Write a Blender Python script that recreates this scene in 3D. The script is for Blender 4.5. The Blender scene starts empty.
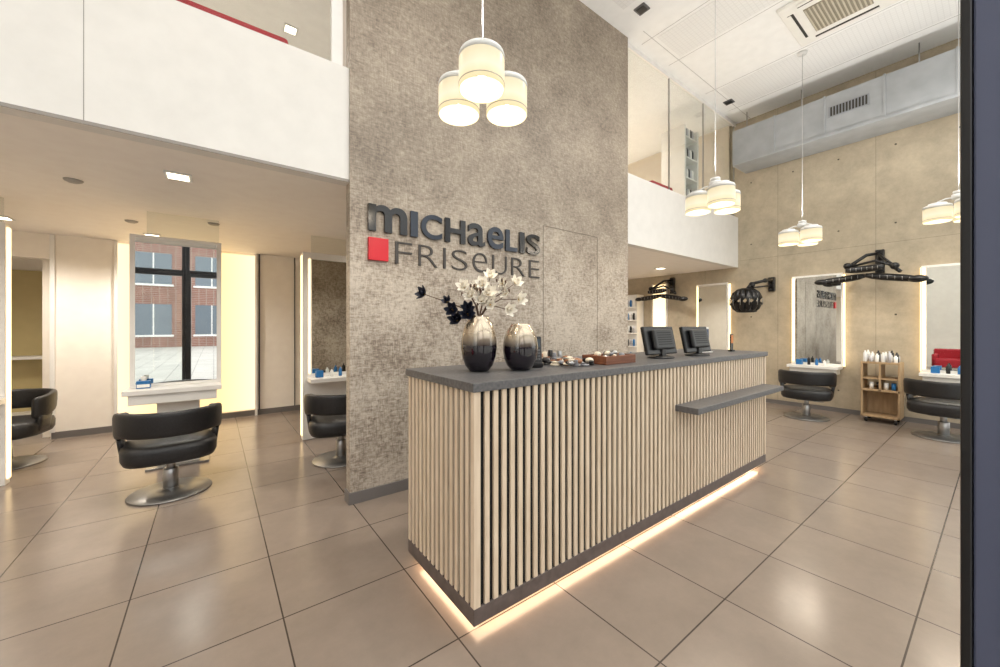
import bpy, bmesh, math, random
from mathutils import Matrix, Vector
random.seed(7)
S=bpy.context.scene
def lin(c):
    return tuple(((x/255)/12.92 if x/255<=0.04045 else ((x/255+0.055)/1.055)**2.4) for x in c)+(1.0,)
MATS={}
def mat(name,col,rough=0.5,metal=0.0,em=0.0,emcol=None,noise=None,bump=0.0,spec=0.5,coat=0.0):
    if name in MATS: return MATS[name]
    m=bpy.data.materials.new(name); m.use_nodes=True
    nt=m.node_tree; b=nt.nodes['Principled BSDF']
    b.inputs['Base Color'].default_value=lin(col)
    b.inputs['Roughness'].default_value=rough
    b.inputs['Metallic'].default_value=metal
    b.inputs['Specular IOR Level'].default_value=spec
    b.inputs['Coat Weight'].default_value=coat
    if em:
        b.inputs['Emission Color'].default_value=lin(emcol or col)
        b.inputs['Emission Strength'].default_value=em
    sc,col2,det=(noise if noise else (8,None,4))
    tc=nt.nodes.new('ShaderNodeTexCoord')
    n=nt.nodes.new('ShaderNodeTexNoise'); n.inputs['Scale'].default_value=sc; n.inputs['Detail'].default_value=det
    nt.links.new(tc.outputs['Object'],n.inputs['Vector'])
    r=nt.nodes.new('ShaderNodeValToRGB')
    r.color_ramp.elements[0].position=0.3; r.color_ramp.elements[1].position=0.7
    if col2 is None: col2=tuple(min(255,c*1.02+1) for c in col)
    r.color_ramp.elements[0].color=lin(col); r.color_ramp.elements[1].color=lin(col2)
    nt.links.new(n.outputs['Fac'],r.inputs['Fac']); nt.links.new(r.outputs['Color'],b.inputs['Base Color'])
    if bump:
        bp=nt.nodes.new('ShaderNodeBump'); bp.inputs['Strength'].default_value=bump; bp.inputs['Distance'].default_value=0.01
        nt.links.new(n.outputs['Fac'],bp.inputs['Height']); nt.links.new(bp.outputs['Normal'],b.inputs['Normal'])
    MATS[name]=m; return m

class MB:
    def __init__(s,name):
        s.name=name; s.bm=bmesh.new(); s.mats=[]
    def mi(s,m):
        if m not in s.mats: s.mats.append(m)
        return s.mats.index(m)
    def _merge(s,b,m,M=None,smooth=False):
        i=s.mi(m)
        for f in b.faces: f.material_index=i; f.smooth=smooth
        if M is not None: b.transform(M)
        me=bpy.data.meshes.new('t'); b.to_mesh(me); b.free(); s.bm.from_mesh(me); bpy.data.meshes.remove(me)
    def box(s,x0,x1,y0,y1,z0,z1,m,bev=0,M=None,seg=2):
        b=bmesh.new(); bmesh.ops.create_cube(b,size=1)
        b.transform(Matrix.Translation(((x0+x1)/2,(y0+y1)/2,(z0+z1)/2))@Matrix.Diagonal((abs(x1-x0),abs(y1-y0),abs(z1-z0),1)))
        if bev: bmesh.ops.bevel(b,geom=b.edges[:],offset=bev,segments=seg,affect='EDGES',profile=0.5)
        s._merge(b,m,M,False)
    def lathe(s,prof,c,m,seg=40,sx=1,sy=1,M=None,sq=0,smooth=True):
        b=bmesh.new(); rings=[]
        for (r,z) in prof:
            ring=[]
            if r<1e-6: ring=[b.verts.new((c[0],c[1],c[2]+z))]
            else:
                for k in range(seg):
                    a=2*math.pi*k/seg; ca,sa=math.cos(a),math.sin(a)
                    q=1.0
                    if sq: q=1/((abs(ca)**(2+sq)+abs(sa)**(2+sq))**(1/(2+sq)))
                    ring.append(b.verts.new((c[0]+r*q*ca*sx,c[1]+r*q*sa*sy,c[2]+z)))
            rings.append(ring)
        for i in range(len(rings)-1):
            A,B=rings[i],rings[i+1]
            if len(A)==1 and len(B)==1: continue
            for k in range(seg):
                k2=(k+1)%seg
                if len(A)==1: b.faces.new((A[0],B[k2],B[k]))
                elif len(B)==1: b.faces.new((A[k],A[k2],B[0]))
                else: b.faces.new((A[k],A[k2],B[k2],B[k]))
        s._merge(b,m,M,smooth)
    def cyl(s,c,r,h,m,seg=24,r2=None,M=None):
        r2=r if r2 is None else r2
        e=min(0.002,r*0.1)
        s.lathe([(0,0),(r-e,0),(r,e),(r2,h-e),(r2-e,h),(0,h)],c,m,seg,M=M)
    def tube(s,pts,r,m,seg=8,M=None):
        b=bmesh.new(); pts=[Vector(p) for p in pts]; rings=[]
        rr=r if isinstance(r,(list,tuple)) else [r]*len(pts)
        up=Vector((0,0,1))
        for i,p in enumerate(pts):
            t=(pts[min(i+1,len(pts)-1)]-pts[max(i-1,0)]).normalized()
            a=t.cross(up)
            if a.length<1e-3: a=t.cross(Vector((1,0,0)))
            a.normalize(); bb=t.cross(a).normalized()
            rings.append([b.verts.new(p+(a*math.cos(2*math.pi*k/seg)+bb*math.sin(2*math.pi*k/seg))*rr[i]) for k in range(seg)])
        for i in range(len(rings)-1):
            for k in range(seg):
                b.faces.new((rings[i][k],rings[i][(k+1)%seg],rings[i+1][(k+1)%seg],rings[i+1][k]))
        b.faces.new(rings[0][::-1]); b.faces.new(rings[-1])
        bmesh.ops.recalc_face_normals(b,faces=b.faces[:])
        s._merge(b,m,M,True)
    def sphere(s,c,r,m,sc=(1,1,1),M=None):
        b=bmesh.new(); bmesh.ops.create_uvsphere(b,u_segments=20,v_segments=12,radius=r)
        b.transform(Matrix.Translation(c)@Matrix.Diagonal((sc[0],sc[1],sc[2],1)))
        s._merge(b,m,M,True)
    def band(s,cfun,n,m,M=None):
        b=bmesh.new(); rings=[[b.verts.new(p) for p in cfun(i)] for i in range(n)]
        L=len(rings[0])
        for i in range(n-1):
            for k in range(L):
                b.faces.new((rings[i][k],rings[i][(k+1)%L],rings[i+1][(k+1)%L],rings[i+1][k]))
        b.faces.new(rings[0][::-1]); b.faces.new(rings[-1])
        bmesh.ops.recalc_face_normals(b,faces=b.faces[:])
        s._merge(b,m,M,True)
    def petal(s,c,d,side,L,W,m,cup=0.3):
        b=bmesh.new(); d=d.normalized(); nrm=d.cross(side).normalized(); side=nrm.cross(d).normalized()
        g=[]
        for i in range(5):
            t=i/4; w=W*math.sin(math.pi*min(1,0.12+t*0.82))**0.8; row=[]
            for j in range(-1,2):
                p=c+d*(L*t)+side*(w*j*0.5)+nrm*(cup*L*(t*t)*0.8+ (abs(j)*0.12*W))
                row.append(b.verts.new(p))
            g.append(row)
        for i in range(4):
            for j in range(2): b.faces.new((g[i][j],g[i][j+1],g[i+1][j+1],g[i+1][j]))
        s._merge(b,m,None,True)
    def text(s,ch,x0,x1,z0,z1,yf,depth,m,off=0.0):
        cu=bpy.data.curves.new('t','FONT'); cu.body=ch; cu.extrude=0.5; cu.offset=off; cu.resolution_u=8
        o=bpy.data.objects.new('t',cu); S.collection.objects.link(o)
        bpy.context.view_layer.update()
        dg=bpy.context.evaluated_depsgraph_get(); me=bpy.data.meshes.new_from_object(o.evaluated_get(dg))
        xs=[v.co.x for v in me.vertices]; ys=[v.co.y for v in me.vertices]
        ax,bx,ay,by=min(xs),max(xs),min(ys),max(ys)
        i=s.mi(m)
        for p in me.polygons: p.material_index=i
        for v in me.vertices:
            X=x0+(v.co.x-ax)/(bx-ax)*(x1-x0); Z=z0+(v.co.y-ay)/(by-ay)*(z1-z0)
            v.co=(X,yf-(v.co.z+0.5)*depth,Z)
        s.bm.from_mesh(me)
        bpy.data.meshes.remove(me); bpy.data.objects.remove(o); bpy.data.curves.remove(cu)
    def done(s,M=None):
        me=bpy.data.meshes.new(s.name); s.bm.to_mesh(me); s.bm.free()
        for m in s.mats: me.materials.append(m)
        o=bpy.data.objects.new(s.name,me); S.collection.objects.link(o)
        if M is not None: o.matrix_world=M
        return o
def sbox(name,x0,x1,y0,y1,z0,z1,m,bev=0):
    b=MB(name); b.box(x0,x1,y0,y1,z0,z1,m,bev); return b.done()

# ---------------- materials
white=mat('white_paint',(236,235,232),0.6)
fascia_m=mat('white_fascia',(230,228,224),0.55)
ceil_m=mat('ceiling_paint',(244,244,243),0.7)
soffit_m=mat('soffit_paint',(250,244,238),0.6)
lam=mat('white_laminate',(240,238,233),0.35)
warmwall=mat('warm_white_wall',(250,243,233),0.6)
dark=mat('dark_frame',(38,40,48),0.35)
black=mat('black_plastic',(18,18,20),0.35)
leather=mat('black_leather',(24,24,26),0.42,noise=(60,(32,32,34),6),bump=0.15)
chrome=mat('brushed_steel',(170,170,170),0.3,1.0)
disc_m=mat('satin_steel_base',(150,149,147),0.38,0.85)
mirror_m=mat('mirror_silver',(235,240,240),0.015,1.0)
slab_m=mat('dark_stone_top',(76,75,77),0.42,noise=(60,(104,103,104),8),bump=0.08)
core_m=mat('slat_backing',(18,16,15),0.9)
skirt_m=mat('skirt_brown_grey',(84,74,70),0.4,noise=(20,(104,92,88),6))
base_m=mat('baseboard_grey',(112,108,106),0.5)
red_m=mat('red_fabric',(176,28,44),0.6)
led=mat('led_warm',(255,226,196),0.5,em=13,emcol=(255,218,180))
ledw=mat('led_edge',(255,232,190),0.5,em=1.9,emcol=(255,224,172))
duct_m=mat('galvanised_duct',(164,168,172),0.42,0.3,noise=(5,(178,182,186),3))
niche_m=mat('niche_olive',(200,184,134),0.5)
blue_m=mat('blue_label',(40,110,170),0.4)
wplast=mat('white_metal',(222,222,220),0.35)
cord_m=mat('pendant_cord',(190,190,190),0.5)
def wood_mat(name,c1,c2,axis='Z'):
    m=mat(name,c1,0.5,noise=(6,c2,6)); nt=m.node_tree
    n=[x for x in nt.nodes if x.type=='TEX_NOISE'][0]; tc=[x for x in nt.nodes if x.type=='TEX_COORD'][0]
    mp=nt.nodes.new('ShaderNodeMapping'); mp.inputs['Scale'].default_value=(6,6,0.7) if axis=='Z' else (0.7,6,6)
    nt.links.new(tc.outputs['Object'],mp.inputs['Vector']); nt.links.new(mp.outputs['Vector'],n.inputs['Vector'])
    return m
oak=wood_mat('oak_slats',(210,189,163),(228,209,185))
cart_w=wood_mat('cart_oak',(168,140,106),(190,162,126))
bowl_w=wood_mat('bowl_wood',(104,60,40),(130,78,50),'X')

def glass_mat(name,tint=(250,252,251),k=0.5,base=0.03):
    m=bpy.data.materials.new(name); m.use_nodes=True; nt=m.node_tree; nt.nodes.clear()
    o=nt.nodes.new('ShaderNodeOutputMaterial'); mx=nt.nodes.new('ShaderNodeMixShader')
    t=nt.nodes.new('ShaderNodeBsdfTransparent'); g=nt.nodes.new('ShaderNodeBsdfGlossy'); g.inputs['Roughness'].default_value=0.02
    t.inputs['Color'].default_value=lin(tint)
    f=nt.nodes.new('ShaderNodeLayerWeight'); f.inputs['Blend'].default_value=0.5
    pw=nt.nodes.new('ShaderNodeMath'); pw.operation='POWER'; pw.inputs[1].default_value=4
    ma=nt.nodes.new('ShaderNodeMath'); ma.operation='MULTIPLY_ADD'; ma.inputs[1].default_value=k; ma.inputs[2].default_value=base
    nt.links.new(f.outputs['Facing'],pw.inputs[0]); nt.links.new(pw.outputs[0],ma.inputs[0])
    nt.links.new(ma.outputs[0],mx.inputs['Fac']); nt.links.new(t.outputs[0],mx.inputs[1]); nt.links.new(g.outputs[0],mx.inputs[2]); nt.links.new(mx.outputs[0],o.inputs['Surface'])
    return m
glass=glass_mat('clear_glass')
frost=glass_mat('hanger_glass',(246,248,248),0.3,0.04)

def stone():
    m=bpy.data.materials.new('stone_wallcovering'); m.use_nodes=True; nt=m.node_tree; b=nt.nodes['Principled BSDF']; L=nt.links
    tc=nt.nodes.new('ShaderNodeTexCoord')
    def noise(sc,det,ro=0.6,mapping=None):
        n=nt.nodes.new('ShaderNodeTexNoise'); n.inputs['Scale'].default_value=sc; n.inputs['Detail'].default_value=det; n.inputs['Roughness'].default_value=ro
        if mapping:
            mp=nt.nodes.new('ShaderNodeMapping'); mp.inputs['Scale'].default_value=mapping; L.new(tc.outputs['Object'],mp.inputs['Vector']); L.new(mp.outputs[0],n.inputs['Vector'])
        else: L.new(tc.outputs['Object'],n.inputs['Vector'])
        return n
    n1=noise(26,8,0.65); n2=noise(2.5,6,0.6); n3=noise(7,5,0.7,(2.5,2.5,12)); n4=noise(7,5,0.7,(14,14,2.5))
    def madd(a,k,c=None):
        x=nt.nodes.new('ShaderNodeMath'); x.operation='MULTIPLY_ADD'; x.inputs[1].default_value=k; L.new(a,x.inputs[0])
        if c is None: x.inputs[2].default_value=0
        else: L.new(c,x.inputs[2])
        return x.outputs[0]
    a=madd(n1.outputs['Fac'],0.26,madd(n2.outputs['Fac'],0.24,madd(n3.outputs['Fac'],0.27,madd(n4.outputs['Fac'],0.23))))
    r=nt.nodes.new('ShaderNodeValToRGB'); e=r.color_ramp.elements
    e[0].position=0.40; e[0].color=lin((118,106,95)); e[1].position=0.60; e[1].color=lin((190,177,160))
    m1=e=r.color_ramp.elements.new(0.5); m1.color=lin((156,143,128))
    L.new(a,r.inputs['Fac'])
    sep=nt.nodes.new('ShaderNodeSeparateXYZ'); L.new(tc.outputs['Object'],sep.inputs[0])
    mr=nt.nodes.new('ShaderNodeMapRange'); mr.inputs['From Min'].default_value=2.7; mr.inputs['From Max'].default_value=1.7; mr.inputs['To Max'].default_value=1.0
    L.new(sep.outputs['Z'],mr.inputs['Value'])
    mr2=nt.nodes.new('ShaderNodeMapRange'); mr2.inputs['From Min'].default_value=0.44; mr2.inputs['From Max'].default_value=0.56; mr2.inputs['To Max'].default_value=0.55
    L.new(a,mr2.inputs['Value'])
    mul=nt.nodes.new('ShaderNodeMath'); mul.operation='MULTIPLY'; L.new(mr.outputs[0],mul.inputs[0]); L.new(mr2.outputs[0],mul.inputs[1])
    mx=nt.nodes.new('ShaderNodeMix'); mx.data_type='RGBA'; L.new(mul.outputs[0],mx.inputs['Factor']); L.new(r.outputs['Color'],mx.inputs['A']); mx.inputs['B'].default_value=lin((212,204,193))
    L.new(mx.outputs['Result'],b.inputs['Base Color']); b.inputs['Roughness'].default_value=0.5
    bp=nt.nodes.new('ShaderNodeBump'); bp.inputs['Strength'].default_value=0.35; bp.inputs['Distance'].default_value=0.02
    L.new(a,bp.inputs['Height']); L.new(bp.outputs[0],b.inputs['Normal'])
    return m
stone_m=stone()
def brickmat(name,c1,c2,cm,w,h,mort,loc,rough,axes='XY',nscale=3,namt=0.25,smooth=0.1):
    m=bpy.data.materials.new(name); m.use_nodes=True; nt=m.node_tree; b=nt.nodes['Principled BSDF']; L=nt.links
    tc=nt.nodes.new('ShaderNodeTexCoord'); sep=nt.nodes.new('ShaderNodeSeparateXYZ'); cb=nt.nodes.new('ShaderNodeCombineXYZ')
    L.new(tc.outputs['Object'],sep.inputs[0])
    def sh(ax,off,slot):
        a=nt.nodes.new('ShaderNodeMath'); a.operation='ADD'; a.inputs[1].default_value=off; L.new(sep.outputs[ax],a.inputs[0]); L.new(a.outputs[0],cb.inputs[slot])
    sh(axes[0],loc[0],0); sh(axes[1],loc[1],1)
    br=nt.nodes.new('ShaderNodeTexBrick'); br.offset=0; br.squash=1; br.inputs['Scale'].default_value=1
    br.inputs['Brick Width'].default_value=w; br.inputs['Row Height'].default_value=h; br.inputs['Mortar Size'].default_value=mort; br.inputs['Mortar Smooth'].default_value=smooth
    br.inputs['Color1'].default_value=lin(c1); br.inputs['Color2'].default_value=lin(c2); br.inputs['Mortar'].default_value=lin(cm)
    L.new(cb.outputs[0],br.inputs['Vector'])
    n=nt.nodes.new('ShaderNodeTexNoise'); n.inputs['Scale'].default_value=nscale; n.inputs['Detail'].default_value=12; n.inputs['Roughness'].default_value=0.74; L.new(tc.outputs['Object'],n.inputs['Vector'])
    mr=nt.nodes.new('ShaderNodeMapRange'); mr.inputs['From Min'].default_value=0.3; mr.inputs['From Max'].default_value=0.7; mr.inputs['To Min'].default_value=1-namt; mr.inputs['To Max'].default_value=1+namt*0.5
    L.new(n.outputs['Fac'],mr.inputs['Value'])
    mx=nt.nodes.new('ShaderNodeVectorMath'); mx.operation='MULTIPLY'; L.new(br.outputs['Color'],mx.inputs[0]); L.new(mr.outputs[0],mx.inputs[1])
    L.new(mx.outputs[0],b.inputs['Base Color']); b.inputs['Roughness'].default_value=rough
    bp=nt.nodes.new('ShaderNodeBump'); bp.inputs['Strength'].default_value=0.3; bp.inputs['Distance'].default_value=0.003; bp.invert=True
    L.new(br.outputs['Fac'],bp.inputs['Height']); L.new(bp.outputs[0],b.inputs['Normal'])
    return m
floor_m=brickmat('floor_tiles',(140,127,116),(146,133,122),(68,60,54),0.6,0.6,0.0035,(-0.263+6,0.35+6),0.2,'XY',2.5,0.14)
conc_m=brickmat('concrete_panels',(192,179,156),(198,185,162),(154,143,125),1.25,2.62,0.003,(0.08,0.0),0.7,'YZ',3.0,0.28)
ceilp_m=brickmat('perforated_ceiling',(240,240,239),(240,240,239),(232,232,231),0.05,0.05,0.004,(0,0),0.7,'XY',1,0.02)
pave_m=brickmat('pavement',(200,196,190),(190,188,182),(150,148,144),0.5,0.5,0.01,(0,0),0.8,'XY',1,0.2)
brick_m=brickmat('red_brick',(150,104,92),(138,94,82),(165,150,140),0.4,0.12,0.02,(0,0),0.8,'XZ',1,0.2)

H=5.25
# ---------------- shell
sbox('floor',-3.6,8.1,-0.1,8.3,-0.1,0,floor_m)
sbox('ceiling',-3.6,8.1,-0.1,8.3,H,H+0.1,ceil_m)
b=MB('trim_1')
for (x0,x1,y0,y1) in [(4.75,5.35,0.3,2.8),(6.6,7.35,0.3,2.8),(1.2,4.0,0.3,2.8)]:
    b.box(x0,x1,y0,y1,H-0.004,H,ceilp_m)
seam_c=mat('ceiling_seam',(196,195,193),0.7)
for x in (4.7,5.4,6.55,7.4): b.box(x-0.004,x+0.004,0.0,3.0,H-0.003,H,seam_c)
for y in (0.25,2.85): b.box(4.5,8.0,y-0.004,y+0.004,H-0.003,H,seam_c)
b.done()
b=MB('wall_right'); b.box(8.0,8.15,-0.1,8.3,0,H,conc_m)
th=mat('tie_hole',(96,90,80),0.8)
for yy in (0.36,0.96,1.6,2.2,2.84,3.44):
    for zz in (0.35,1.55,2.9,4.05):
        b.lathe([(0,-0.001),(0.013,-0.001),(0.013,0.002),(0,0.002)],(0,0,0),th,12,M=Matrix.Translation((8.0,yy,zz))@Matrix.Rotation(math.pi/2,4,'Y'))
b.done()
sbox('wall_left',-3.75,-3.6,-0.1,8.3,0,H,warmwall)
b=MB('wall_back'); b.box(-1.59,8,7.0,7.15,0,H,warmwall); b.box(-3.6,-1.59,8.2,8.3,0,H,warmwall); b.box(-1.69,-1.59,7.15,8.2,0,H,warmwall); b.box(-3.6,-1.59,7.0,7.15,2.2,H,warmwall); b.done()
b=MB('ceiling_mezzanine_slab'); b.box(-3.6,8,3.16,8.2,2.5,2.75,soffit_m); b.done()
b=MB('wall_mezzanine_parapet')
b.box(-3.6,0.84,3.06,3.16,2.495,3.38,fascia_m); b.box(4.44,8,3.06,3.16,2.495,3.45,fascia_m)
sg=mat('shadow_gap',(150,144,138),0.6)
b.box(-3.6,0.84,3.055,3.06,2.495,2.515,sg); b.box(-0.575,-0.572,3.0585,3.06,2.515,3.38,sg)
b.done()
b=MB('window_mezzanine')
for x0,x1,zb in [(-3.6,0.72,3.38),(4.46,7.98,3.45)]:
    b.box(x0,x1,3.105,3.115,zb,H-0.06,glass)
    b.box(x0,x1,3.09,3.13,H-0.06,H,white)
for x in [4.5,5.6,6.7,7.93]: b.box(x-0.008,x+0.008,3.10,3.12,3.45,H,chrome)
b.box(0.72,0.8,3.09,3.14,3.38,H,white)
b.done()
b=MB('wall_front_stone'); b.box(0.84,4.44,3.04,3.14,0,H,stone_m); b.done()
b=MB('baseboard_front'); b.box(0.83,4.45,3.028,3.042,0,0.09,base_m,0.002); b.box(0.828,0.842,3.03,3.15,0,0.09,base_m); b.done()
sm=mat('door_seam',(122,112,102),0.8)
b=MB('door_1'); b.box(3.797,3.801,3.036,3.042,0.09,2.48,sm); b.box(2.88,2.884,3.036,3.042,0.09,2.48,sm); b.box(2.88,3.801,3.036,3.042,2.478,2.482,sm); b.done()
b=MB('baseboard_back'); b.box(-1.58,7.99,6.985,7.0,0,0.08,base_m); b.done()
b=MB('baseboard_right'); b.box(7.985,8.0,0,6.98,0,0.07,base_m); b.done()
sbox('wall_partition',4.34,4.44,3.14,6.99,0,2.5,warmwall)
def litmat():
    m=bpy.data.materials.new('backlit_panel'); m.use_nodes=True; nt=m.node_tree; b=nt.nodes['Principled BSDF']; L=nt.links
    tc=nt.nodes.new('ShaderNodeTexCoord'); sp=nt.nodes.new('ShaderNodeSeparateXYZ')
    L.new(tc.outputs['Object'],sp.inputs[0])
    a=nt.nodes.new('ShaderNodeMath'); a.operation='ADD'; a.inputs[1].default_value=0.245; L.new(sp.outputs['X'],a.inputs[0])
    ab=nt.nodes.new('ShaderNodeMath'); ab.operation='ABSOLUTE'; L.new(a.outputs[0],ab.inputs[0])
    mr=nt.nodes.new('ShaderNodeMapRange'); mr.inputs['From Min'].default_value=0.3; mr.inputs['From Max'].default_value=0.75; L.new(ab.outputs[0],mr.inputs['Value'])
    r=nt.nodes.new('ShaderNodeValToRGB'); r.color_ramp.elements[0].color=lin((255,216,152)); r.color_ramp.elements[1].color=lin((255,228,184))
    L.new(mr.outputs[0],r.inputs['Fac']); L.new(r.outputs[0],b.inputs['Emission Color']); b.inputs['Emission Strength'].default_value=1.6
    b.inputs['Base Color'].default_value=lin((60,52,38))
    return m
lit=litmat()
b=MB('backlit_wall_panel'); b.box(-1.0,0.51,6.96,6.985,0.1,2.46,lit); b.box(-1.03,-1.0,6.94,6.995,0.0,2.49,lam); b.box(0.51,0.54,6.94,6.995,0.0,2.49,lam); b.done()
b=MB('trim_2')
b.box(0.56,0.575,6.97,6.998,0.08,2.495,dark); b.box(1.05,1.065,6.98,6.998,0.08,2.495,base_m); b.box(-1.59,-1.55,6.97,6.998,0.08,2.495,white); b.done()
b=MB('wall_niche_shelf'); b.box(-3.4,-1.72,8.15,8.195,0.05,2.15,niche_m); b.box(-3.4,-1.75,7.85,8.15,0.93,0.97,lam,0.004); b.box(-3.4,-3.36,7.85,8.15,0,2.2,lam); b.box(-1.78,-1.74,7.85,8.15,0,2.2,lam); b.box(-3.36,-1.78,7.9,8.15,0.0,0.2,lam); b.done()

# facade
def frame(b,x0,x1,z0,z1,t=0.06,g=True,y0=-0.08,y1=0.0):
    b.box(x0,x0+t,y0,y1,z0,z1,dark,0.004); b.box(x1-t,x1,y0,y1,z0,z1,dark,0.004)
    b.box(x0+t,x1-t,y0,y1,z0,z0+t,dark,0.004); b.box(x0+t,x1-t,y0,y1,z1-t,z1,dark,0.004)
    if g: b.box(x0+t,x1-t,(y0+y1)/2-0.005,(y0+y1)/2+0.005,z0+t,z1-t,glass)
wi=1
for x0,x1 in [(-3.6,-2.0),(-2.0,-0.452),(1.002,3.3),(3.3,5.6),(5.6,8.0)]:
    b=MB('window_%d'%wi); wi+=1
    frame(b,x0,x1,0,2.45); frame(b,x0,x1,2.45,5.25); b.done()
b=MB('window_%d'%wi); frame(b,-0.45,1.0,2.452,5.25); b.done()
jm=mat('jamb_bluegrey',(84,90,112),0.35,0.2)
b=MB('door_frame'); b.box(0.9,1.0,-0.12,0.028,0,2.449,jm,0.003); b.box(0.896,1.0,0.0285,0.04,0,2.449,black,0.002); b.box(0.893,0.9,-0.012,-0.006,0,2.449,black)
b.box(-0.449,-0.37,-0.12,0.04,0,2.449,dark,0.003); b.box(-0.37,0.9,-0.12,0.0,2.38,2.449,dark); b.done()
b=MB('door_2')
Md=Matrix.Translation((-0.42,-0.17,0))@Matrix.Rotation(math.radians(-95),4,'Z')
b.box(0,0.09,-0.03,0.03,0.0,2.36,dark,0.004,Md); b.box(1.08,1.17,-0.03,0.03,0.0,2.36,dark,0.004,Md); b.box(0.09,1.08,-0.03,0.03,0.0,0.16,dark,0,Md); b.box(0.09,1.08,-0.03,0.03,2.26,2.36,dark,0,Md); b.box(0.09,1.08,-0.005,0.005,0.16,2.26,glass,0,Md)
b.tube([Md@Vector((1.12,0.06,0.8)),Md@Vector((1.12,0.06,1.5))],0.014,chrome)
b.done()
sbox('street_pavement',-30,30,-30,-0.1,-0.12,-0.01,pave_m)
b=MB('building_across_street'); b.box(-26,22,-26,-23,-0.01,7,brick_m)
wg=mat('window_dark_glass',(110,120,130),0.1)
for i in range(16):
    for j in range(2):
        x=-25+i*3; z=0.8+j*3.3
        b.box(x,x+1.8,-23.05,-22.98,z,z+2.0,wg); b.box(x-0.1,x+1.9,-23.02,-22.94,z-0.12,z,white); b.box(x+0.87,x+0.93,-23.02,-22.95,z,z+2,white)
b.done()

# ---------------- counter
b=MB('reception_counter')
X0,X1,Y0,Y1=0.909,4.29,1.396,2.10
b.box(X0+0.18,X1-0.18,Y0+0.18,Y1-0.1,0,0.06,core_m)
b.box(X0+0.013,X1-0.013,Y0+0.013,Y1-0.001,0.06,1.09,core_m)
b.box(X0,X1,Y0,Y1,0.06,0.135,skirt_m,0.003)
pitch=0.0483; sw=0.0262
n=int((X1-X0-0.06)/pitch)
p=(X1-X0-0.05)/n
b.box(X0,X0+0.036,Y0,Y0+0.03,0.135,1.09,oak,0.002); b.box(X1-0.03,X1,Y0,Y0+0.03,0.135,1.09,oak,0.002)
for i in range(1,n):
    x=X0+0.005+i*p+0.006
    b.box(x,x+sw,Y0+0.001,Y0+0.014,0.135,1.09,oak,0.0015,seg=1)
n2=14; p2=(Y1-Y0-0.03)/n2
for i in range(1,n2+1):
    y=Y0+i*p2+0.002
    for xa in (X0+0.001,X1-0.014):
        b.box(xa,xa+0.013,y,min(y+sw,Y1),0.135,1.09,oak,0.0015,seg=1)
b.box(X0-0.012,X1+0.012,Y0-0.014,Y1+0.012,1.09,1.13,slab_m,0.003)
b.box(2.6,4.24,Y0-0.16,Y0+0.02,0.78,0.822,slab_m,0.003)
b.box(X0+0.05,X1-0.05,Y0+0.05,Y0+0.10,0.052,0.059,led); b.box(X0+0.05,X0+0.10,Y0+0.11,Y1-0.05,0.052,0.059,led)
b.box(X1-0.10,X1-0.05,Y0+0.11,Y1-0.05,0.052,0.059,led)
b.done()
CT=1.131
def vase_mat(name,zs):
    m=bpy.data.materials.new(name); m.use_nodes=True; nt=m.node_tree; bb=nt.nodes['Principled BSDF']; L=nt.links
    tc=nt.nodes.new('ShaderNodeTexCoord'); sep=nt.nodes.new('ShaderNodeSeparateXYZ'); L.new(tc.outputs['Object'],sep.inputs[0])
    n=nt.nodes.new('ShaderNodeTexNoise'); n.inputs['Scale'].default_value=40; n.inputs['Detail'].default_value=6; L.new(tc.outputs['Object'],n.inputs['Vector'])
    a=nt.nodes.new('ShaderNodeMath'); a.operation='MULTIPLY_ADD'; a.inputs[1].default_value=0.01; L.new(n.outputs['Fac'],a.inputs[0]); L.new(sep.outputs['Z'],a.inputs[2])
    mr=nt.nodes.new('ShaderNodeMapRange'); mr.inputs['From Min'].default_value=zs-0.015; mr.inputs['From Max'].default_value=zs+0.07; L.new(a.outputs[0],mr.inputs['Value'])
    mx=nt.nodes.new('ShaderNodeMix'); mx.data_type='RGBA'; mx.inputs['A'].default_value=lin((22,16,26)); mx.inputs['B'].default_value=lin((200,184,162)); L.new(mr.outputs[0],mx.inputs['Factor']); L.new(mx.outputs['Result'],bb.inputs['Base Color'])
    m2=nt.nodes.new('ShaderNodeMapRange'); m2.inputs['To Min'].default_value=0.03; m2.inputs['To Max'].default_value=0.22; L.new(mr.outputs[0],m2.inputs['Value']); L.new(m2.outputs[0],bb.inputs['Roughness'])
    m3=nt.nodes.new('ShaderNodeMath'); m3.operation='MULTIPLY'; m3.inputs[1].default_value=0.85; L.new(mr.outputs[0],m3.inputs[0]); L.new(m3.outputs[0],bb.inputs['Metallic'])
    bb.inputs['Coat Weight'].default_value=0.6
    return m
def vase(cx,cy,h,R,nm,zs):
    m=vase_mat(nm,zs)
    b=MB('vase'); k=h
    prof=[(0,0),(R*0.5,0),(R*0.55,0.004),(R*0.76,0.1*k),(R*0.93,0.25*k),(R,0.42*k),(R*0.99,0.55*k),(R*0.92,0.7*k),(R*0.78,0.84*k),(R*0.62,0.93*k),(R*0.55,0.97*k),(R*0.53,k),(R*0.47,k),(R*0.47,0.95*k),(R*0.6,0.85*k),(R*0.6,0.6*k),(0,0.55*k)]
    b.lathe(prof,(0,0,0),m,48); b.done(Matrix.Translation((cx,cy,CT)))
V1=(1.177,1.756); V2=(1.392,1.656)
vase(V1[0],V1[1],0.305,0.1,'vase_glaze_a',0.16); vase(V2[0],V2[1],0.262,0.1,'vase_glaze_b',0.15)
b=MB('magnolia_flower_arrangement')
stem=mat('branch_brown',(86,62,46),0.7); pw=mat('petal_white',(246,240,228),0.5); pd=mat('petal_dark',(28,32,48),0.5); yel=mat('stamen_gold',(190,150,60),0.6)
base=Vector((V1[0],V1[1],CT+0.29))
R=Vector((0.799,-0.602,0)); F=Vector((0.602,0.799,0)); U=Vector((0,0,1))
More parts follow.
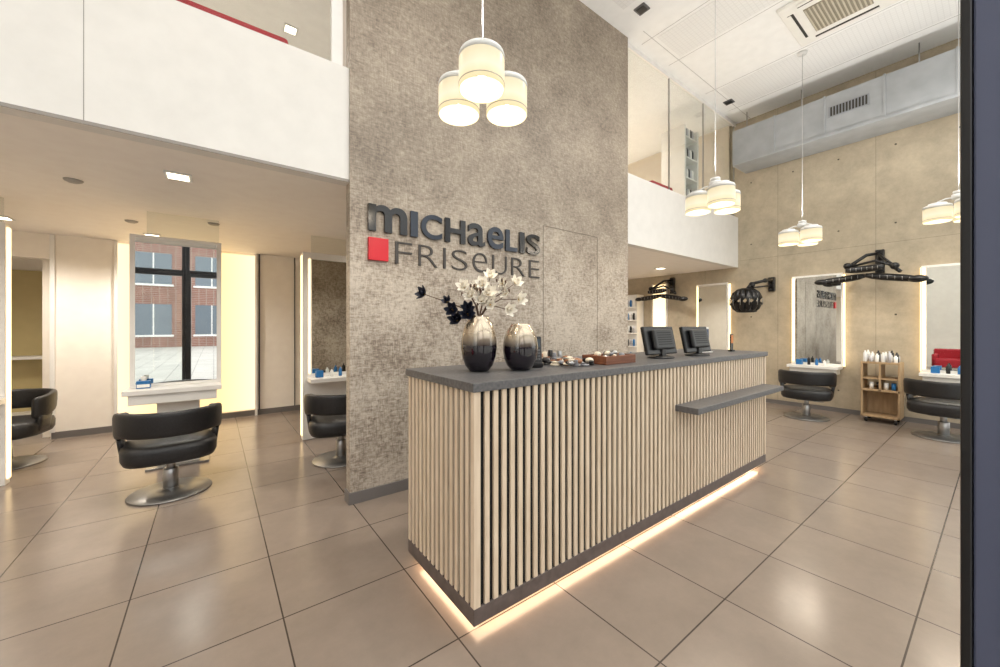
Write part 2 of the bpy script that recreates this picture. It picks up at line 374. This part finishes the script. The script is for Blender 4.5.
def flower(c,axis,L,m):
    axis=axis.normalized(); s=axis.cross(Vector((0.3,0.2,1))).normalized(); t=axis.cross(s)
    for ring,(n,tilt,ll) in enumerate([(6,1.05,1.0),(4,0.5,0.8)]):
        for k in range(n):
            a=2*math.pi*k/n+ring*0.5+random.uniform(-.15,.15); rd=s*math.cos(a)+t*math.sin(a)
            d=rd*math.sin(tilt)+axis*math.cos(tilt); sd=s*-math.sin(a)+t*math.cos(a)
            b.petal(c,d,sd,L*ll,L*0.58,m,0.28)
    b.sphere(c+axis*0.008,0.007,yel)
br=[[(0,0),(-.02,.08),(-.05,.13),(-.08,.17)],[(0,0),(.02,.09),(.04,.15),(.06,.23)],[(0,0),(.05,.07),(.12,.11),(.22,.11)],[(0,0),(.06,.1),(.13,.15),(.2,.2)],[(0,0),(-.07,.05),(-.17,.09),(-.29,.13)],[(0,0),(-.05,.03),(-.11,.04),(-.14,.045)],[(0,0),(.03,.05),(.09,.07),(.16,.05)],[(0,0),(-.01,.07),(.01,.14),(.02,.18)]]
for i,pl in enumerate(br):
    w=random.uniform(-.06,.06)
    pts=[base-U*0.06]+[base+R*x+U*z+F*(w*j/3) for j,(x,z) in enumerate(pl)]
    b.tube(pts,[0.005,0.0045,0.004,0.003,0.002],stem,6)
    dk=i in (4,5)
    flower(pts[-1],(pts[-1]-pts[-2])+U*0.02-F*0.14,0.055,pd if dk else pw)
    if not dk:
        for j in (2,3):
            q=pts[j]+Vector((random.uniform(-.035,.035),random.uniform(-.035,.035),random.uniform(0,.03)))
            b.tube([pts[j],q+U*0.02],0.002,stem,5); flower(q+U*0.02,R*random.uniform(-.7,.7)+U*random.uniform(.2,.8)-F*1.2,random.uniform(.04,.058),pw)
    elif i==5:
        flower(pts[3]+R*0.05-U*0.02,-F+U*0.3,0.06,pd); flower(base+R*-0.12-U*0.01,-F+U*0.4-R*.3,0.06,pd); flower(base+R*-0.06+U*0.05,-F+U*0.4,0.055,pd)
    else:
        flower(pts[3],-F*0.8+U*0.5-R*.3,0.04,pd)
    if i in (1,3,7,0):
        for j in range(5):
            q=pts[3]+Vector((random.uniform(-.05,.05),random.uniform(-.05,.05),random.uniform(.0,.07)))
            b.tube([pts[3],q],0.0015,stem,5); b.sphere(q,0.008,stem,(0.7,0.7,1.4))
b.done()
b=MB('card_terminal'); M=Matrix.Translation((1.575,1.72,CT))@Matrix.Rotation(math.radians(-35),4,'Z')
b.box(-0.035,0.035,-0.05,0.05,0,0.03,black,0.008,M); M2=M@Matrix.Rotation(math.radians(-15),4,'X'); b.box(-0.035,0.035,-0.012,0.02,0.02,0.19,black,0.008,M2)
b.box(-0.026,0.026,-0.0135,-0.0118,0.12,0.17,mat('lcd_grey',(60,70,76),0.2),0,M2)
for i in range(3):
    for j in range(4): b.box(-0.024+i*0.018,-0.012+i*0.018,-0.014,-0.0118,0.04+j*0.018,0.052+j*0.018,mat('key_grey',(90,92,95),0.5),0,M2)
b.done()
b=MB('wooden_accessory_tray'); M=Matrix.Translation((2.15,1.62,CT))
b.box(-0.16,0.16,-0.1,0.1,0,0.012,bowl_w,0.003,M)
for a in [(-0.16,0.16,-0.1,-0.088),(-0.16,0.16,0.088,0.1),(-0.16,-0.148,-0.088,0.088),(0.148,0.16,-0.088,0.088)]: b.box(a[0],a[1],a[2],a[3],0.012,0.055,bowl_w,0.003,M)
cols=[mat('acc_tan',(150,104,74),0.5),mat('acc_cream',(220,208,186),0.5),mat('acc_black',(30,28,28),0.4),mat('acc_grey',(130,130,135),0.4),chrome]
for i in range(30):
    r=random.uniform(.014,.024); b.sphere((random.uniform(-.12,.12),random.uniform(-.065,.065),0.012+r+random.uniform(0,.035)),r,cols[i%5],(1,1,.8),M)
b.done()
b=MB('hair_accessory_pile')
for i in range(56):
    x=random.uniform(1.70,1.93); y=random.uniform(1.56,1.84); r=random.uniform(.016,.028)
    if i%3==0:
        b.tube([(x+r*math.cos(t),y+r*math.sin(t),CT+0.008+0.012*(i%2)) for t in [k*0.6 for k in range(11)]],0.006,cols[i%5],6)
    elif i%3==1: b.sphere((x,y,CT+r*0.7+0.012*(i%3)),r,cols[(i+1)%5],(1,1,.7))
    else: b.box(x,x+0.045,y,y+0.03,CT,CT+0.04,cols[(i+2)%5],0.004)
for i in range(5): b.cyl((1.74+i*0.045,1.86+0.01*(i%2),CT),0.016,0.065+0.01*(i%3),cols[i],16)
b.done()
def monitor(x,y,rz):
    b=MB('computer_monitor')
    b.lathe([(0,0),(0.1,0),(0.105,0.006),(0.09,0.014),(0.03,0.022),(0,0.022)],(0,0,0),black,32,1.1,0.9)
    b.box(-0.03,0.03,0.0,0.03,0.015,0.14,black,0.006)
    T=Matrix.Translation((0,0.0,0.138))@Matrix.Rotation(math.radians(12),4,'X')
    b.box(-0.20,0.20,-0.03,0.0,-0.11,0.11,black,0.008,T)
    b.box(-0.13,0.13,0.0,0.035,-0.075,0.08,black,0.014,T)
    b.box(-0.185,0.185,-0.0315,-0.0295,-0.095,0.095,mat('screen_glass',(30,40,55),0.08),0,T)
    for i in range(6): b.box(-0.09,0.09,0.0345,0.0365,-0.04+i*0.018,-0.034+i*0.018,mat('vent_dark',(6,6,6),0.8),0,T)
    b.done(Matrix.Translation((x,y,CT))@Matrix.Rotation(math.radians(rz),4,'Z'))
monitor(2.80,1.62,178); monitor(3.28,1.57,178)
b=MB('brochure_stand'); M=Matrix.Translation((3.72,1.72,CT))@Matrix.Rotation(math.radians(-20),4,'Z')
b.box(-0.07,0.07,-0.04,0.04,0,0.008,lam,0.002,M); b.box(-0.06,0.06,-0.0,0.012,0.008,0.24,lam,0.002,M); b.box(-0.055,0.055,-0.006,-0.001,0.02,0.22,mat('brochure_slate',(70,84,110),0.5),0,M); b.box(-0.055,0.02,-0.012,-0.0065,0.01,0.1,mat('brochure_red',(160,90,80),0.5),0,M); b.done()
b=MB('desk_sign'); M=Matrix.Translation((4.08,1.62,CT)); b.box(-0.035,0.035,-0.02,0.02,0,0.015,black,0.003,M); b.box(-0.03,0.03,-0.005,0.005,0.012,0.17,black,0.002,M); b.box(-0.024,0.024,-0.0065,-0.0048,0.08,0.16,mat('sign_orange',(200,120,60),0.5),0,M); b.done()

# ---------------- sign
b=MB('wall_sign')
gb=mat('gloss_black',(20,20,24),0.16,0.0); gbl=mat('gloss_blue',(32,40,54),0.16,0.1); thin=mat('sign_dark_letters',(58,54,52),0.5); redsq=mat('sign_red',(200,20,38),0.35)
ws=[('m',.32,gb,.022),('I',.065,gbl,.02),('C',.2,gbl,.022),('H',.21,gb,.028),('a',.19,gb,.012),('e',.19,gbl,.012),('L',.15,gbl,.028),('I',.065,gb,.02),('S',.19,gb,.016)]
tot=sum(w[1] for w in ws); gap=0.03; avail=2.82-0.975-gap*(len(ws)-1); x=0.975
for ch,w,m,of in ws:
    ww=w/tot*avail; b.text(ch,x,x+ww,2.14,2.355,3.041,0.025,m,off=of); x+=ww+gap
ws=[('F',.14),('R',.17),('I',.022),('S',.16),('e',.16),('U',.17),('R',.17),('E',.14)]
tot=sum(w for _,w in ws); gap=0.06; avail=2.82-1.2-gap*7; x=1.2
for ch,w in ws:
    ww=w/tot*avail; b.text(ch,x,x+ww,1.898,2.082,3.041,0.012,thin,off=-0.02); x+=ww+gap
b.box(0.975,1.135,3.01,3.04,1.905,2.085,redsq,0.002)
b.done()

# ---------------- pendants
shade_m=bpy.data.materials.new('lamp_shade_cream'); shade_m.use_nodes=True
nt=shade_m.node_tree; bb=nt.nodes['Principled BSDF']; tc=nt.nodes.new('ShaderNodeTexCoord'); sep=nt.nodes.new('ShaderNodeSeparateXYZ'); rp=nt.nodes.new('ShaderNodeValToRGB'); mrg=nt.nodes.new('ShaderNodeMapRange')
nt.links.new(tc.outputs['Object'],sep.inputs[0]); nt.links.new(sep.outputs['Z'],mrg.inputs['Value']); mrg.inputs['From Min'].default_value=-0.10; mrg.inputs['From Max'].default_value=0.10
nt.links.new(mrg.outputs[0],rp.inputs['Fac']); el=rp.color_ramp.elements; el[0].color=lin((252,226,166)); el[1].color=lin((222,208,172)); e=el.new(0.45); e.color=lin((255,246,214)); e=el.new(0.72); e.color=lin((246,230,190)); e=el.new(0.3); e.color=lin((255,242,200))
nt.links.new(rp.outputs[0],bb.inputs['Emission Color']); bb.inputs['Emission Strength'].default_value=0.9; bb.inputs['Base Color'].default_value=lin((110,104,90)); bb.inputs['Roughness'].default_value=0.3
bulb=mat('bulb_glow',(255,240,210),0.5,em=6,emcol=(255,238,206))
band_m=mat('shade_band',(190,180,158),0.5)
def pendant(x,y,z,rot):
    b=MB('pendant_lamp')
    L=H-z
    b.tube([(0,0,0.24),(0,0,L-0.03)],0.003,cord_m,6)
    b.lathe([(0,0),(0.055,0.0),(0.06,0.02),(0.06,0.028),(0,0.028)],(0,0,L-0.03),wplast,24)
    b.lathe([(0,0),(0.05,0),(0.06,0.01),(0.055,0.05),(0.02,0.06),(0.006,0.1),(0,0.1)],(0,0,0.15),wplast,24)
    for k in range(3):
        a=math.radians(rot+120*k); cx,cy=0.158*math.cos(a),0.158*math.sin(a)
        b.tube([(0,0,0.17),(cx*0.6,cy*0.6,0.17),(cx,cy,0.145)],0.008,wplast,8)
        R=0.117
        b.lathe([(0,0.03),(0.04,0.03),(0.075,0.022),(0.08,0.0),(0.0,0.0)],(cx,cy,0.108),wplast,32)
        b.lathe([(0.0,0.11),(0.1,0.11),(R-0.003,0.102),(R+0.001,0.09),(R+0.001,0.07),(R-0.004,0.07),(R-0.004,0.09),(0,0.102)],(cx,cy,0),wplast,48)
        b.lathe([(R,0.07),(R,-0.080),(R-0.003,-0.084),(R-0.006,-0.080),(R-0.006,0.07)],(cx,cy,0),shade_m,48)
        b.lathe([(R+0.0005,-0.06),(R+0.0015,-0.06),(R+0.0015,-0.055),(R+0.0005,-0.055)],(cx,cy,0.0),band_m,48)
        b.sphere((cx,cy,0.02),0.035,bulb)
        l=bpy.data.lights.new('pendant_bulb','POINT'); l.energy=9; l.color=(1,0.87,0.71); l.shadow_soft_size=0.05
        o=bpy.data.objects.new('pendant_bulb',l); S.collection.objects.link(o); o.location=(x+cx,y+cy,z-0.045)
    b.lathe([(0.03,0.0),(0.045,0.0),(0.045,0.03),(0.03,0.03),(0.03,0.0)],(0,0,0.205),wplast,24)
    l=bpy.data.lights.new('ceiling_fill_spot','SPOT'); l.energy=48; l.color=(1,0.97,0.93); l.spot_size=math.radians(165); l.spot_blend=1; l.shadow_soft_size=0.06  # added spot above the cluster, only there to brighten the ceiling
    o=bpy.data.objects.new('ceiling_fill_spot',l); S.collection.objects.link(o); o.location=(x+0.05,y,z+0.3); o.rotation_euler=(math.pi,0,0)
    b.done(Matrix.Translation((x,y,z)))
pendant(1.19,1.74,2.67,234); pendant(4.03,1.75,2.63,222); pendant(6.65,1.72,2.63,232); pendant(6.72,0.31,2.67,215)

# ---------------- downlights and added hall fill
def downlight(x,y,z,en,size=0.16,col=(1,0.91,0.80),ang=150):
    b=MB('ceiling_downlight')
    b.box(x-size/2,x+size/2,y-size/2,y+size/2,z-0.012,z,wplast,0.003); b.box(x-size*0.38,x+size*0.38,y-size*0.38,y+size*0.38,z-0.015,z-0.0115,bulb)
    b.done()
    l=bpy.data.lights.new('downlight_bulb','SPOT'); l.energy=en; l.color=col; l.spot_size=math.radians(ang); l.spot_blend=0.8; l.shadow_soft_size=0.08
    o=bpy.data.objects.new('downlight_bulb',l); S.collection.objects.link(o); o.location=(x,y,z-0.03)
for (x,y,e) in [(-0.21,3.7,62),(-1.75,6.2,115),(-1.9,4.0,65),(1.7,4.6,85),(-0.6,6.3,125),(5.5,4.6,90),(6.9,4.0,75),(7.0,5.8,90)]: downlight(x,y,2.5,e)
for (x,y) in [(0.8,5.6),(-1,5.2),(6.0,4.6),(5.0,6),(7.2,6)]: downlight(x,y,H,150)
for (x,y,e) in [(2.2,0.9,130),(4.6,0.9,150),(5.3,0.5,180),(-1.2,1.4,65),(-2.6,1.4,55),(0.3,1.5,85)]: downlight(x,y,H,e,0.14,col=(1,0.94,0.87))  # hall fill: added downlights, placed outside the camera view
b=MB('unlit_ceiling_spot')  # square ceiling spots, modelled dark and without a lamp
for (x,y) in [(4.17,2.66),(7.1,2.86)]: b.box(x-0.07,x+0.07,y-0.07,y+0.07,H-0.015,H,mat('spot_housing_grey',(96,96,98),0.5),0.004); b.box(x-0.05,x+0.05,y-0.05,y+0.05,H-0.02,H-0.014,black,0.002)
b.done()
b=MB('smoke_detector')
for (x,y) in [(-0.86,4.3),(0.0,5.2),(-0.7,5.6)]: b.lathe([(0,-0.02),(0.03,-0.02),(0.05,-0.01),(0.055,0),(0,0)],(x,y,2.5),mat('detector_grey',(170,165,160),0.5),24)
b.done()

# ---------------- AC cassette
b=MB('ceiling_air_conditioner'); cx,cy=5.98,1.2
b.box(cx-0.48,cx+0.48,cy-0.48,cy+0.48,H-0.04,H-0.001,lam,0.01)
gr=mat('grille_tan',(150,142,124),0.5)
b.box(cx-0.27,cx+0.27,cy-0.27,cy+0.27,H-0.046,H-0.04,gr)
for i in range(14): b.box(cx-0.26,cx+0.26,cy-0.26+i*0.039,cy-0.245+i*0.039,H-0.054,H-0.044,mat('grille_light',(200,192,174),0.5))
for a in range(4):
    Mr=Matrix.Translation((cx,cy,0))@Matrix.Rotation(a*math.pi/2,4,'Z'); b.box(-0.3,0.3,0.36,0.42,H-0.045,H-0.039,mat('vent_slot',(60,58,54),0.7),0,Mr); b.box(-0.3,0.3,0.385,0.43,H-0.052,H-0.045,lam,0.002,Mr)
b.done()
b=MB('ventilation_duct'); b.box(7.42,7.99,-0.0,2.93,4.28,4.86,duct_m,0.004)
for y in [0.35,1.0,1.65,2.3]: b.box(7.405,7.995,y-0.012,y+0.012,4.27,4.87,duct_m,0.002)
b.box(7.41,7.42,1.15,1.6,4.52,4.68,mat('grille_frame',(150,154,160),0.4),0.002)
for i in range(12): b.box(7.404,7.412,1.17+i*0.035,1.19+i*0.035,4.535,4.665,mat('vent_slot',(60,58,54),0.7))
for y in [0.7,2.0,2.8]: b.tube([(7.7,y,4.86),(7.7,y,H)],0.008,chrome)
b.box(7.40,7.97,0.0,2.92,4.235,4.279,duct_m,0.003)
b.done()

# ---------------- chairs
def chair(x,y,rz):
    b=MB('salon_chair')
    b.lathe([(0,0),(0.265,0),(0.275,0.006),(0.27,0.014),(0.1,0.022),(0.06,0.028),(0.045,0.05),(0,0.05)],(0,0,0),disc_m,56)
    b.cyl((0,0,0.04),0.05,0.16,chrome,28); b.cyl((0,0,0.19),0.03,0.12,chrome,24)
    b.box(-0.12,0.12,-0.12,0.12,0.27,0.292,black,0.008)
    b.tube([(0.03,0,0.26),(0.12,0.03,0.25),(0.2,0.06,0.24)],0.006,chrome,8)
    pr=[(0,0.29),(0.25,0.29),(0.295,0.302),(0.31,0.335),(0.312,0.40),(0.302,0.432),(0.265,0.448),(0.15,0.456),(0,0.46)]
    b.lathe(pr,(0,0.02,0),leather,56,0.98,0.95,sq=1.4)
    N=48; a0=math.radians(180-32); a1=math.radians(360+32)
    def sec(i):
        t=i/(N-1); a=a0+(a1-a0)*t; k=abs(2*t-1)
        e=max(0,(k-0.5)/0.5); e=e*e*(3-2*e)
        top=0.715-0.04*e; bot=0.515-0.06*e; th=0.03
        if k>0.97: top-=0.02; bot+=0.02; th=0.02
        Rr=0.305; lean=0.02
        ps=[]
        for q in range(16):
            an=2*math.pi*q/16; cc,ss=math.cos(an),math.sin(an)
            px=th*math.copysign(abs(cc)**0.6,cc); pz=(top-bot)/2*math.copysign(abs(ss)**0.5,ss)
            zz=(top+bot)/2+pz; r=Rr+px+lean*(zz-0.6)/0.2*(1-k)
            ps.append((r*math.cos(a)*1.03,r*math.sin(a)*0.98+0.01,zz))
        return ps
    b.band(sec,N,leather)
    for sx in (-1,1):
        b.band(lambda i,sx=sx:[(sx*(0.285+0.022*math.copysign(abs(math.cos(2*math.pi*q/12))**.6,math.cos(2*math.pi*q/12))+0.02*i/3),0.06+0.10*math.copysign(abs(math.sin(2*math.pi*q/12))**.6,math.sin(2*math.pi*q/12)),0.34+0.15*i/3) for q in range(12)],4,leather)
    return b.done(Matrix.Translation((x,y,0.0005))@Matrix.Rotation(math.radians(rz),4,'Z'))
chair(-0.285,4.19,4); chair(1.06,4.15,-10); chair(-1.65,5.95,170); chair(7.15,1.80,-80); chair(7.2,0.45,-95)

b=MB('red_lounge_chair')
b.box(-0.33,0.33,-0.34,0.34,0.14,0.40,red_m,0.05,seg=4); b.box(-0.33,-0.22,-0.34,0.34,0.14,0.54,red_m,0.05,seg=4); b.box(0.22,0.33,-0.34,0.34,0.14,0.54,red_m,0.05,seg=4); b.box(-0.33,0.33,-0.36,-0.22,0.14,0.68,red_m,0.05,seg=4)
for sx in (-1,1):
    for sy in (-1,1): b.cyl((sx*0.26,sy*0.27,0),0.02,0.16,chrome,16)
b.done(Matrix.Translation((-1.9,1.0,0.0))@Matrix.Rotation(math.radians(-90),4,'Z'))

# ---------------- left stations
def bottles(b,x,y,z,n,ax='x',rng=0.2):
    for i in range(n):
        c=[lam,blue_m,black,mat('bottle_amber',(150,100,60),0.3)][i%4]
        dx=(i-(n-1)/2)*rng/max(1,n-1) if n>1 else 0
        px,py=(x+dx,y) if ax=='x' else (x,y+dx)
        h=0.09+0.04*((i*7)%3)/2
        b.lathe([(0,0),(0.018,0),(0.02,0.004),(0.02,h*0.75),(0.008,h*0.85),(0.008,h),(0,h)],(px,py,z),c,16)
def stationB(x0,x1,y):
    b=MB('styling_mirror_station')
    b.box(x0-0.04,x1+0.02,y,y+0.06,0.79,2.26,lam,0.004); b.box(x0,x1-0.02,y-0.004,y+0.001,0.82,2.23,mirror_m)
    b.box(x0+0.08,x1,y+0.02,y+0.03,2.26,2.497,frost)
    b.box(x0-0.06,x1+0.02,y-0.26,y+0.06,0.745,0.79,lam,0.004); b.box(x0-0.02,x1-0.02,y-0.24,y+0.05,0.655,0.745,lam,0.004)
    b.box(x0+0.16,x1-0.16,y-0.06,y+0.05,0.02,0.655,lam,0.004); b.box(x0+0.08,x1-0.08,y-0.12,y+0.12,0,0.02,disc_m,0.004)
    b.done()
    b=MB('hair_product_display'); b.box(x0+0.02,x0+0.12,y-0.12,y-0.06,0.791,0.86,blue_m,0.003); b.box(x0+0.025,x0+0.115,y-0.1215,y-0.1195,0.80,0.83,lam); b.cyl((x0+0.07,y-0.09,0.86),0.02,0.04,lam,16); b.done()
def stationF(x0,x1,y):
    b=MB('styling_mirror_station')
    b.box(x0,x1,y,y+0.10,0.0,2.28,lam,0.004); b.box(x0+0.1,x1-0.06,y-0.004,y+0.001,0.8,2.2,mirror_m); b.box(x0+0.1,x1-0.06,y+0.099,y+0.104,0.8,2.2,mirror_m)
    b.box(x0-0.012,x0+0.0,y+0.02,y+0.08,0.05,2.24,ledw); b.box(x1,x1+0.012,y+0.02,y+0.08,0.05,2.24,ledw)
    b.box(x0+0.06,x0+0.085,y-0.006,y+0.001,0.8,2.2,ledw)
    b.box(x0+0.1,x1-0.02,y+0.04,y+0.05,2.28,2.497,frost)
    b.box(x0+0.04,x1,y-0.26,y-0.002,0.71,0.76,lam,0.004)
    b.done()
    b=MB('hair_product_display'); b.box(x0+0.12,x0+0.2,y-0.15,y-0.08,0.761,0.84,blue_m,0.003); bottles(b,x0+0.4,y-0.12,0.761,3); b.done()
stationB(-0.60,0.045,5.0); stationF(0.86,1.6,5.1); stationF(-2.15,-1.44,5.2)

def stationR(y0,y1):
    b=MB('wall_styling_mirror')
    b.box(7.93,7.998,y0+0.01,y1-0.01,0.72,2.2,lam,0.004)
    b.box(7.90,7.93,y0,y1,0.72,2.22,lam,0.004); b.box(7.896,7.901,y0+0.02,y1-0.05,0.78,2.19,mirror_m)
    b.box(7.95,7.99,y1-0.01,y1+0.015,0.74,2.2,ledw); b.box(7.95,7.99,y0-0.015,y0+0.01,0.74,2.2,ledw)
    b.box(7.893,7.8995,y1-0.04,y1-0.01,0.78,2.19,ledw)
    b.box(7.64,7.90,y0,y1,0.70,0.745,lam,0.004); b.box(7.68,7.90,y0+0.03,y1-0.03,0.62,0.70,lam,0.004)
    b.done()
    b=MB('hair_product_display'); b.box(7.74,7.82,y1-0.18,y1-0.1,0.746,0.83,blue_m,0.003); bottles(b,7.8,y0+0.3,0.746,3,'y'); b.done()
stationR(1.53,2.19); stationR(0.05,0.70); stationR(3.2,3.8)
b=MB('backlit_wall_panel'); b.box(7.975,7.99,4.5,4.8,0.8,2.3,ledw); b.box(7.965,7.998,4.47,4.5,0.78,2.32,lam); b.box(7.965,7.998,4.8,4.83,0.78,2.32,lam); b.done()

def proc_open(yc,z):
    b=MB('hair_processor')
    b.box(7.93,7.998,yc-0.05,yc+0.05,z+0.15,z+0.5,black,0.01)
    b.tube([(7.95,yc,z+0.45),(7.8,yc+0.12,z+0.42),(7.62,yc+0.3,z+0.24)],0.024,black,10)
    b.tube([(7.95,yc,z+0.25),(7.75,yc-0.1,z+0.28),(7.62,yc-0.25,z+0.12)],0.024,black,10)
    b.tube([(7.62,yc+0.3,z+0.24),(7.6,yc,z+0.3),(7.58,yc-0.2,z+0.2)],0.018,black,10)
    b.tube([(7.95,yc,z+0.35),(7.7,yc-0.02,z+0.4),(7.58,yc-0.2,z+0.2)],0.016,black,10)
    for (ya,yb,za,zb,xo) in [(0.62,0.12,0.05,0.1,7.66),(0.1,-0.42,0.10,0.0,7.6),(0.3,-0.1,0.18,0.2,7.5)]:
        n=8; pts=[(xo+0.06*math.sin(math.pi*i/(n-1)),yc+ya+(yb-ya)*i/(n-1),z+za+(zb-za)*i/(n-1)) for i in range(n)]
        b.tube(pts,[0.03,0.045,0.05,0.05,0.05,0.05,0.045,0.03],black,12)
        for i in range(1,7): b.tube([(pts[i][0]-0.045,pts[i][1],pts[i][2]-0.025),(pts[i][0]-0.05,pts[i][1],pts[i][2]+0.02)],0.005,disc_m,6)
    b.sphere((7.62,yc+0.3,z+0.26),0.05,black); b.sphere((7.58,yc-0.2,z+0.2),0.05,black); b.sphere((7.66,yc+0.62,z+0.05),0.055,black,(1,1.6,.8)); b.sphere((7.6,yc-0.42,z+0.0),0.055,black,(1,1.8,.9))
    b.done()
proc_open(1.12,2.02); proc_open(4.34,1.93)
b=MB('hair_processor')
b.box(7.93,7.998,2.45,2.55,2.0,2.25,black,0.01)
b.tube([(7.95,2.5,2.15),(7.8,2.45,2.2),(7.65,2.5,2.17),(7.5,2.65,2.12)],0.026,black,10); b.tube([(7.5,2.65,2.12),(7.46,2.72,2.0)],0.034,black,10)
b.tube([(7.95,2.5,2.07),(7.75,2.5,2.08),(7.5,2.65,2.05)],0.014,black,10)
b.sphere((7.5,2.65,2.1),0.05,black); b.sphere((7.65,2.5,2.17),0.04,black)
c0=Vector((7.5,2.74,1.82))
for k in range(7):
    a=math.radians(90+k*30)
    pts=[]
    for i in range(7):
        t=math.radians(-55+i*22)
        pts.append((c0.x+0.2*math.cos(t)*math.cos(a),c0.y+0.2*math.cos(t)*math.sin(a),c0.z+0.22*math.sin(t)))
    b.tube(pts,[0.03,0.046,0.054,0.056,0.05,0.036,0.02],black,8)
    b.tube([(c0.x+0.25*math.cos(a),c0.y+0.25*math.sin(a),c0.z-0.08),(c0.x+0.255*math.cos(a),c0.y+0.255*math.sin(a),c0.z+0.04)],0.006,disc_m,6)
b.lathe([(0.0,0.18),(0.08,0.18),(0.14,0.15),(0.15,0.12),(0.13,0.12),(0.07,0.15),(0,0.15)],c0,black,28)
b.lathe([(0.13,-0.2),(0.16,-0.19),(0.16,-0.15),(0.13,-0.14),(0.13,-0.2)],c0,black,32)
b.done()

# ---------------- cart
b=MB('product_trolley')
x0,x1,y0,y1=7.52,7.86,0.86,1.26
for z in (0.08,0.45,0.84): b.box(x0,x1,y0,y1,z,z+0.025,cart_w,0.002)
b.box(x0,x1,y0,y0+0.022,0.08,0.84,cart_w,0.002); b.box(x0,x1,y1-0.022,y1,0.08,0.84,cart_w,0.002)
b.box(x1-0.02,x1,y0,y1,0.1,0.5,cart_w); b.box(x0,x1,(y0+y1)/2-0.01,(y0+y1)/2+0.01,0.45,0.84,cart_w)
b.box(x0+0.02,x1-0.02,y0+0.02,y1-0.02,0.62,0.64,cart_w)
for xx in (x0+0.05,x1-0.05):
    for yy in (y0+0.05,y1-0.05):
        b.lathe([(0,-0.014),(0.026,-0.014),(0.03,-0.008),(0.03,0.008),(0.026,0.014),(0,0.014)],(0,0,0),black,16,M=Matrix.Translation((xx,yy,0.031))@Matrix.Rotation(math.pi/2,4,'X')); b.cyl((xx,yy,0.05),0.012,0.032,chrome,12)
for i in range(4): b.lathe([(0,0),(0.025,0),(0.025,0.1),(0,0.1)],(7.6,0.93+i*0.075,0.476),[blue_m,lam,black,lam][i],14)
b.done()
b=MB('hair_product_bottles')
bs=mat('bottle_silver',(190,190,195),0.3,0.5)
for i in range(6):
    for j in range(3):
        h=0.10+0.06*((i*3+j*2)%4)/3
        b.lathe([(0,0),(0.02,0),(0.022,0.004),(0.022,h*0.8),(0.01,h*0.85),(0.01,h),(0,h)],(7.58+j*0.1,0.91+i*0.062,0.866),[lam,bs,black][(i+2*j)%3] if j else [lam,bs,wplast][i%3],14)
b.done()
b=MB('wall_socket'); b.box(7.985,7.999,0.66,0.74,0.3,0.38,lam,0.003); b.done()

b=MB('product_shelf_unit'); b.box(7.72,7.99,5.05,5.7,0,2.1,lam)
for i in range(6):
    z=0.3+i*0.3; b.box(7.64,7.72,5.05,5.7,z,z+0.02,lam)
    for k in range(8): b.lathe([(0,0),(0.024,0),(0.024,0.13),(0.012,0.16),(0,0.16)],(7.675,5.1+k*0.078,z+0.02),[black,lam,blue_m,bs][(k+i)%4],10)
b.done()
b=MB('mezzanine_shelf_unit'); b.box(6.55,6.6,3.35,3.75,2.76,4.9,lam); b.box(7.0,7.05,3.35,3.75,2.76,4.9,lam); b.box(6.55,7.05,3.75,3.78,2.76,4.9,lam)
for i in range(6):
    z=2.9+i*0.36; b.box(6.6,7.0,3.35,3.75,z,z+0.02,lam)
    for k in range(6): b.lathe([(0,0),(0.025,0),(0.025,0.16),(0.012,0.2),(0,0.2)],(6.64+k*0.062,3.42,z+0.02),[black,bs,lam][(k+i)%3],10)
b.done()
b=MB('mezzanine_bench'); b.box(-0.5,0.45,3.3,3.75,2.76,3.2,red_m,0.03); b.box(-0.5,0.45,3.2,3.3,2.76,3.52,red_m,0.03); b.done()
b=MB('mezzanine_bench'); b.box(5.3,5.9,3.3,3.75,2.76,3.3,red_m,0.03); b.box(5.3,5.9,3.2,3.3,2.76,3.6,red_m,0.03); b.done()
mezw=mat('mezzanine_wall_paint',(222,212,198),0.6)
sbox('wall_mezzanine',4.0,4.1,3.16,6.99,2.75,H,mezw)
sbox('wall_mezzanine_right',7.94,7.99,3.2,6.98,2.76,H,mezw)
b=MB('trim_3'); b.box(4.12,7.92,6.9,6.98,4.7,4.74,ledw); b.done()

w=bpy.data.worlds.new('World'); S.world=w; w.use_nodes=True; bg=w.node_tree.nodes['Background']; bg.inputs['Color'].default_value=(1.0,0.98,0.96,1); bg.inputs['Strength'].default_value=2.4
cam=bpy.data.cameras.new('camera'); co=bpy.data.objects.new('camera',cam); S.collection.objects.link(co); S.camera=co
co.location=(0,0,1.38); co.rotation_euler=(math.pi/2,0,-math.atan2(0.602,0.799)); cam.sensor_width=36; cam.lens=13.68; cam.shift_y=-0.0075; cam.clip_start=0.01; cam.clip_end=200
S.view_settings.view_transform='Standard'; S.view_settings.look='None'; S.view_settings.exposure=0.0
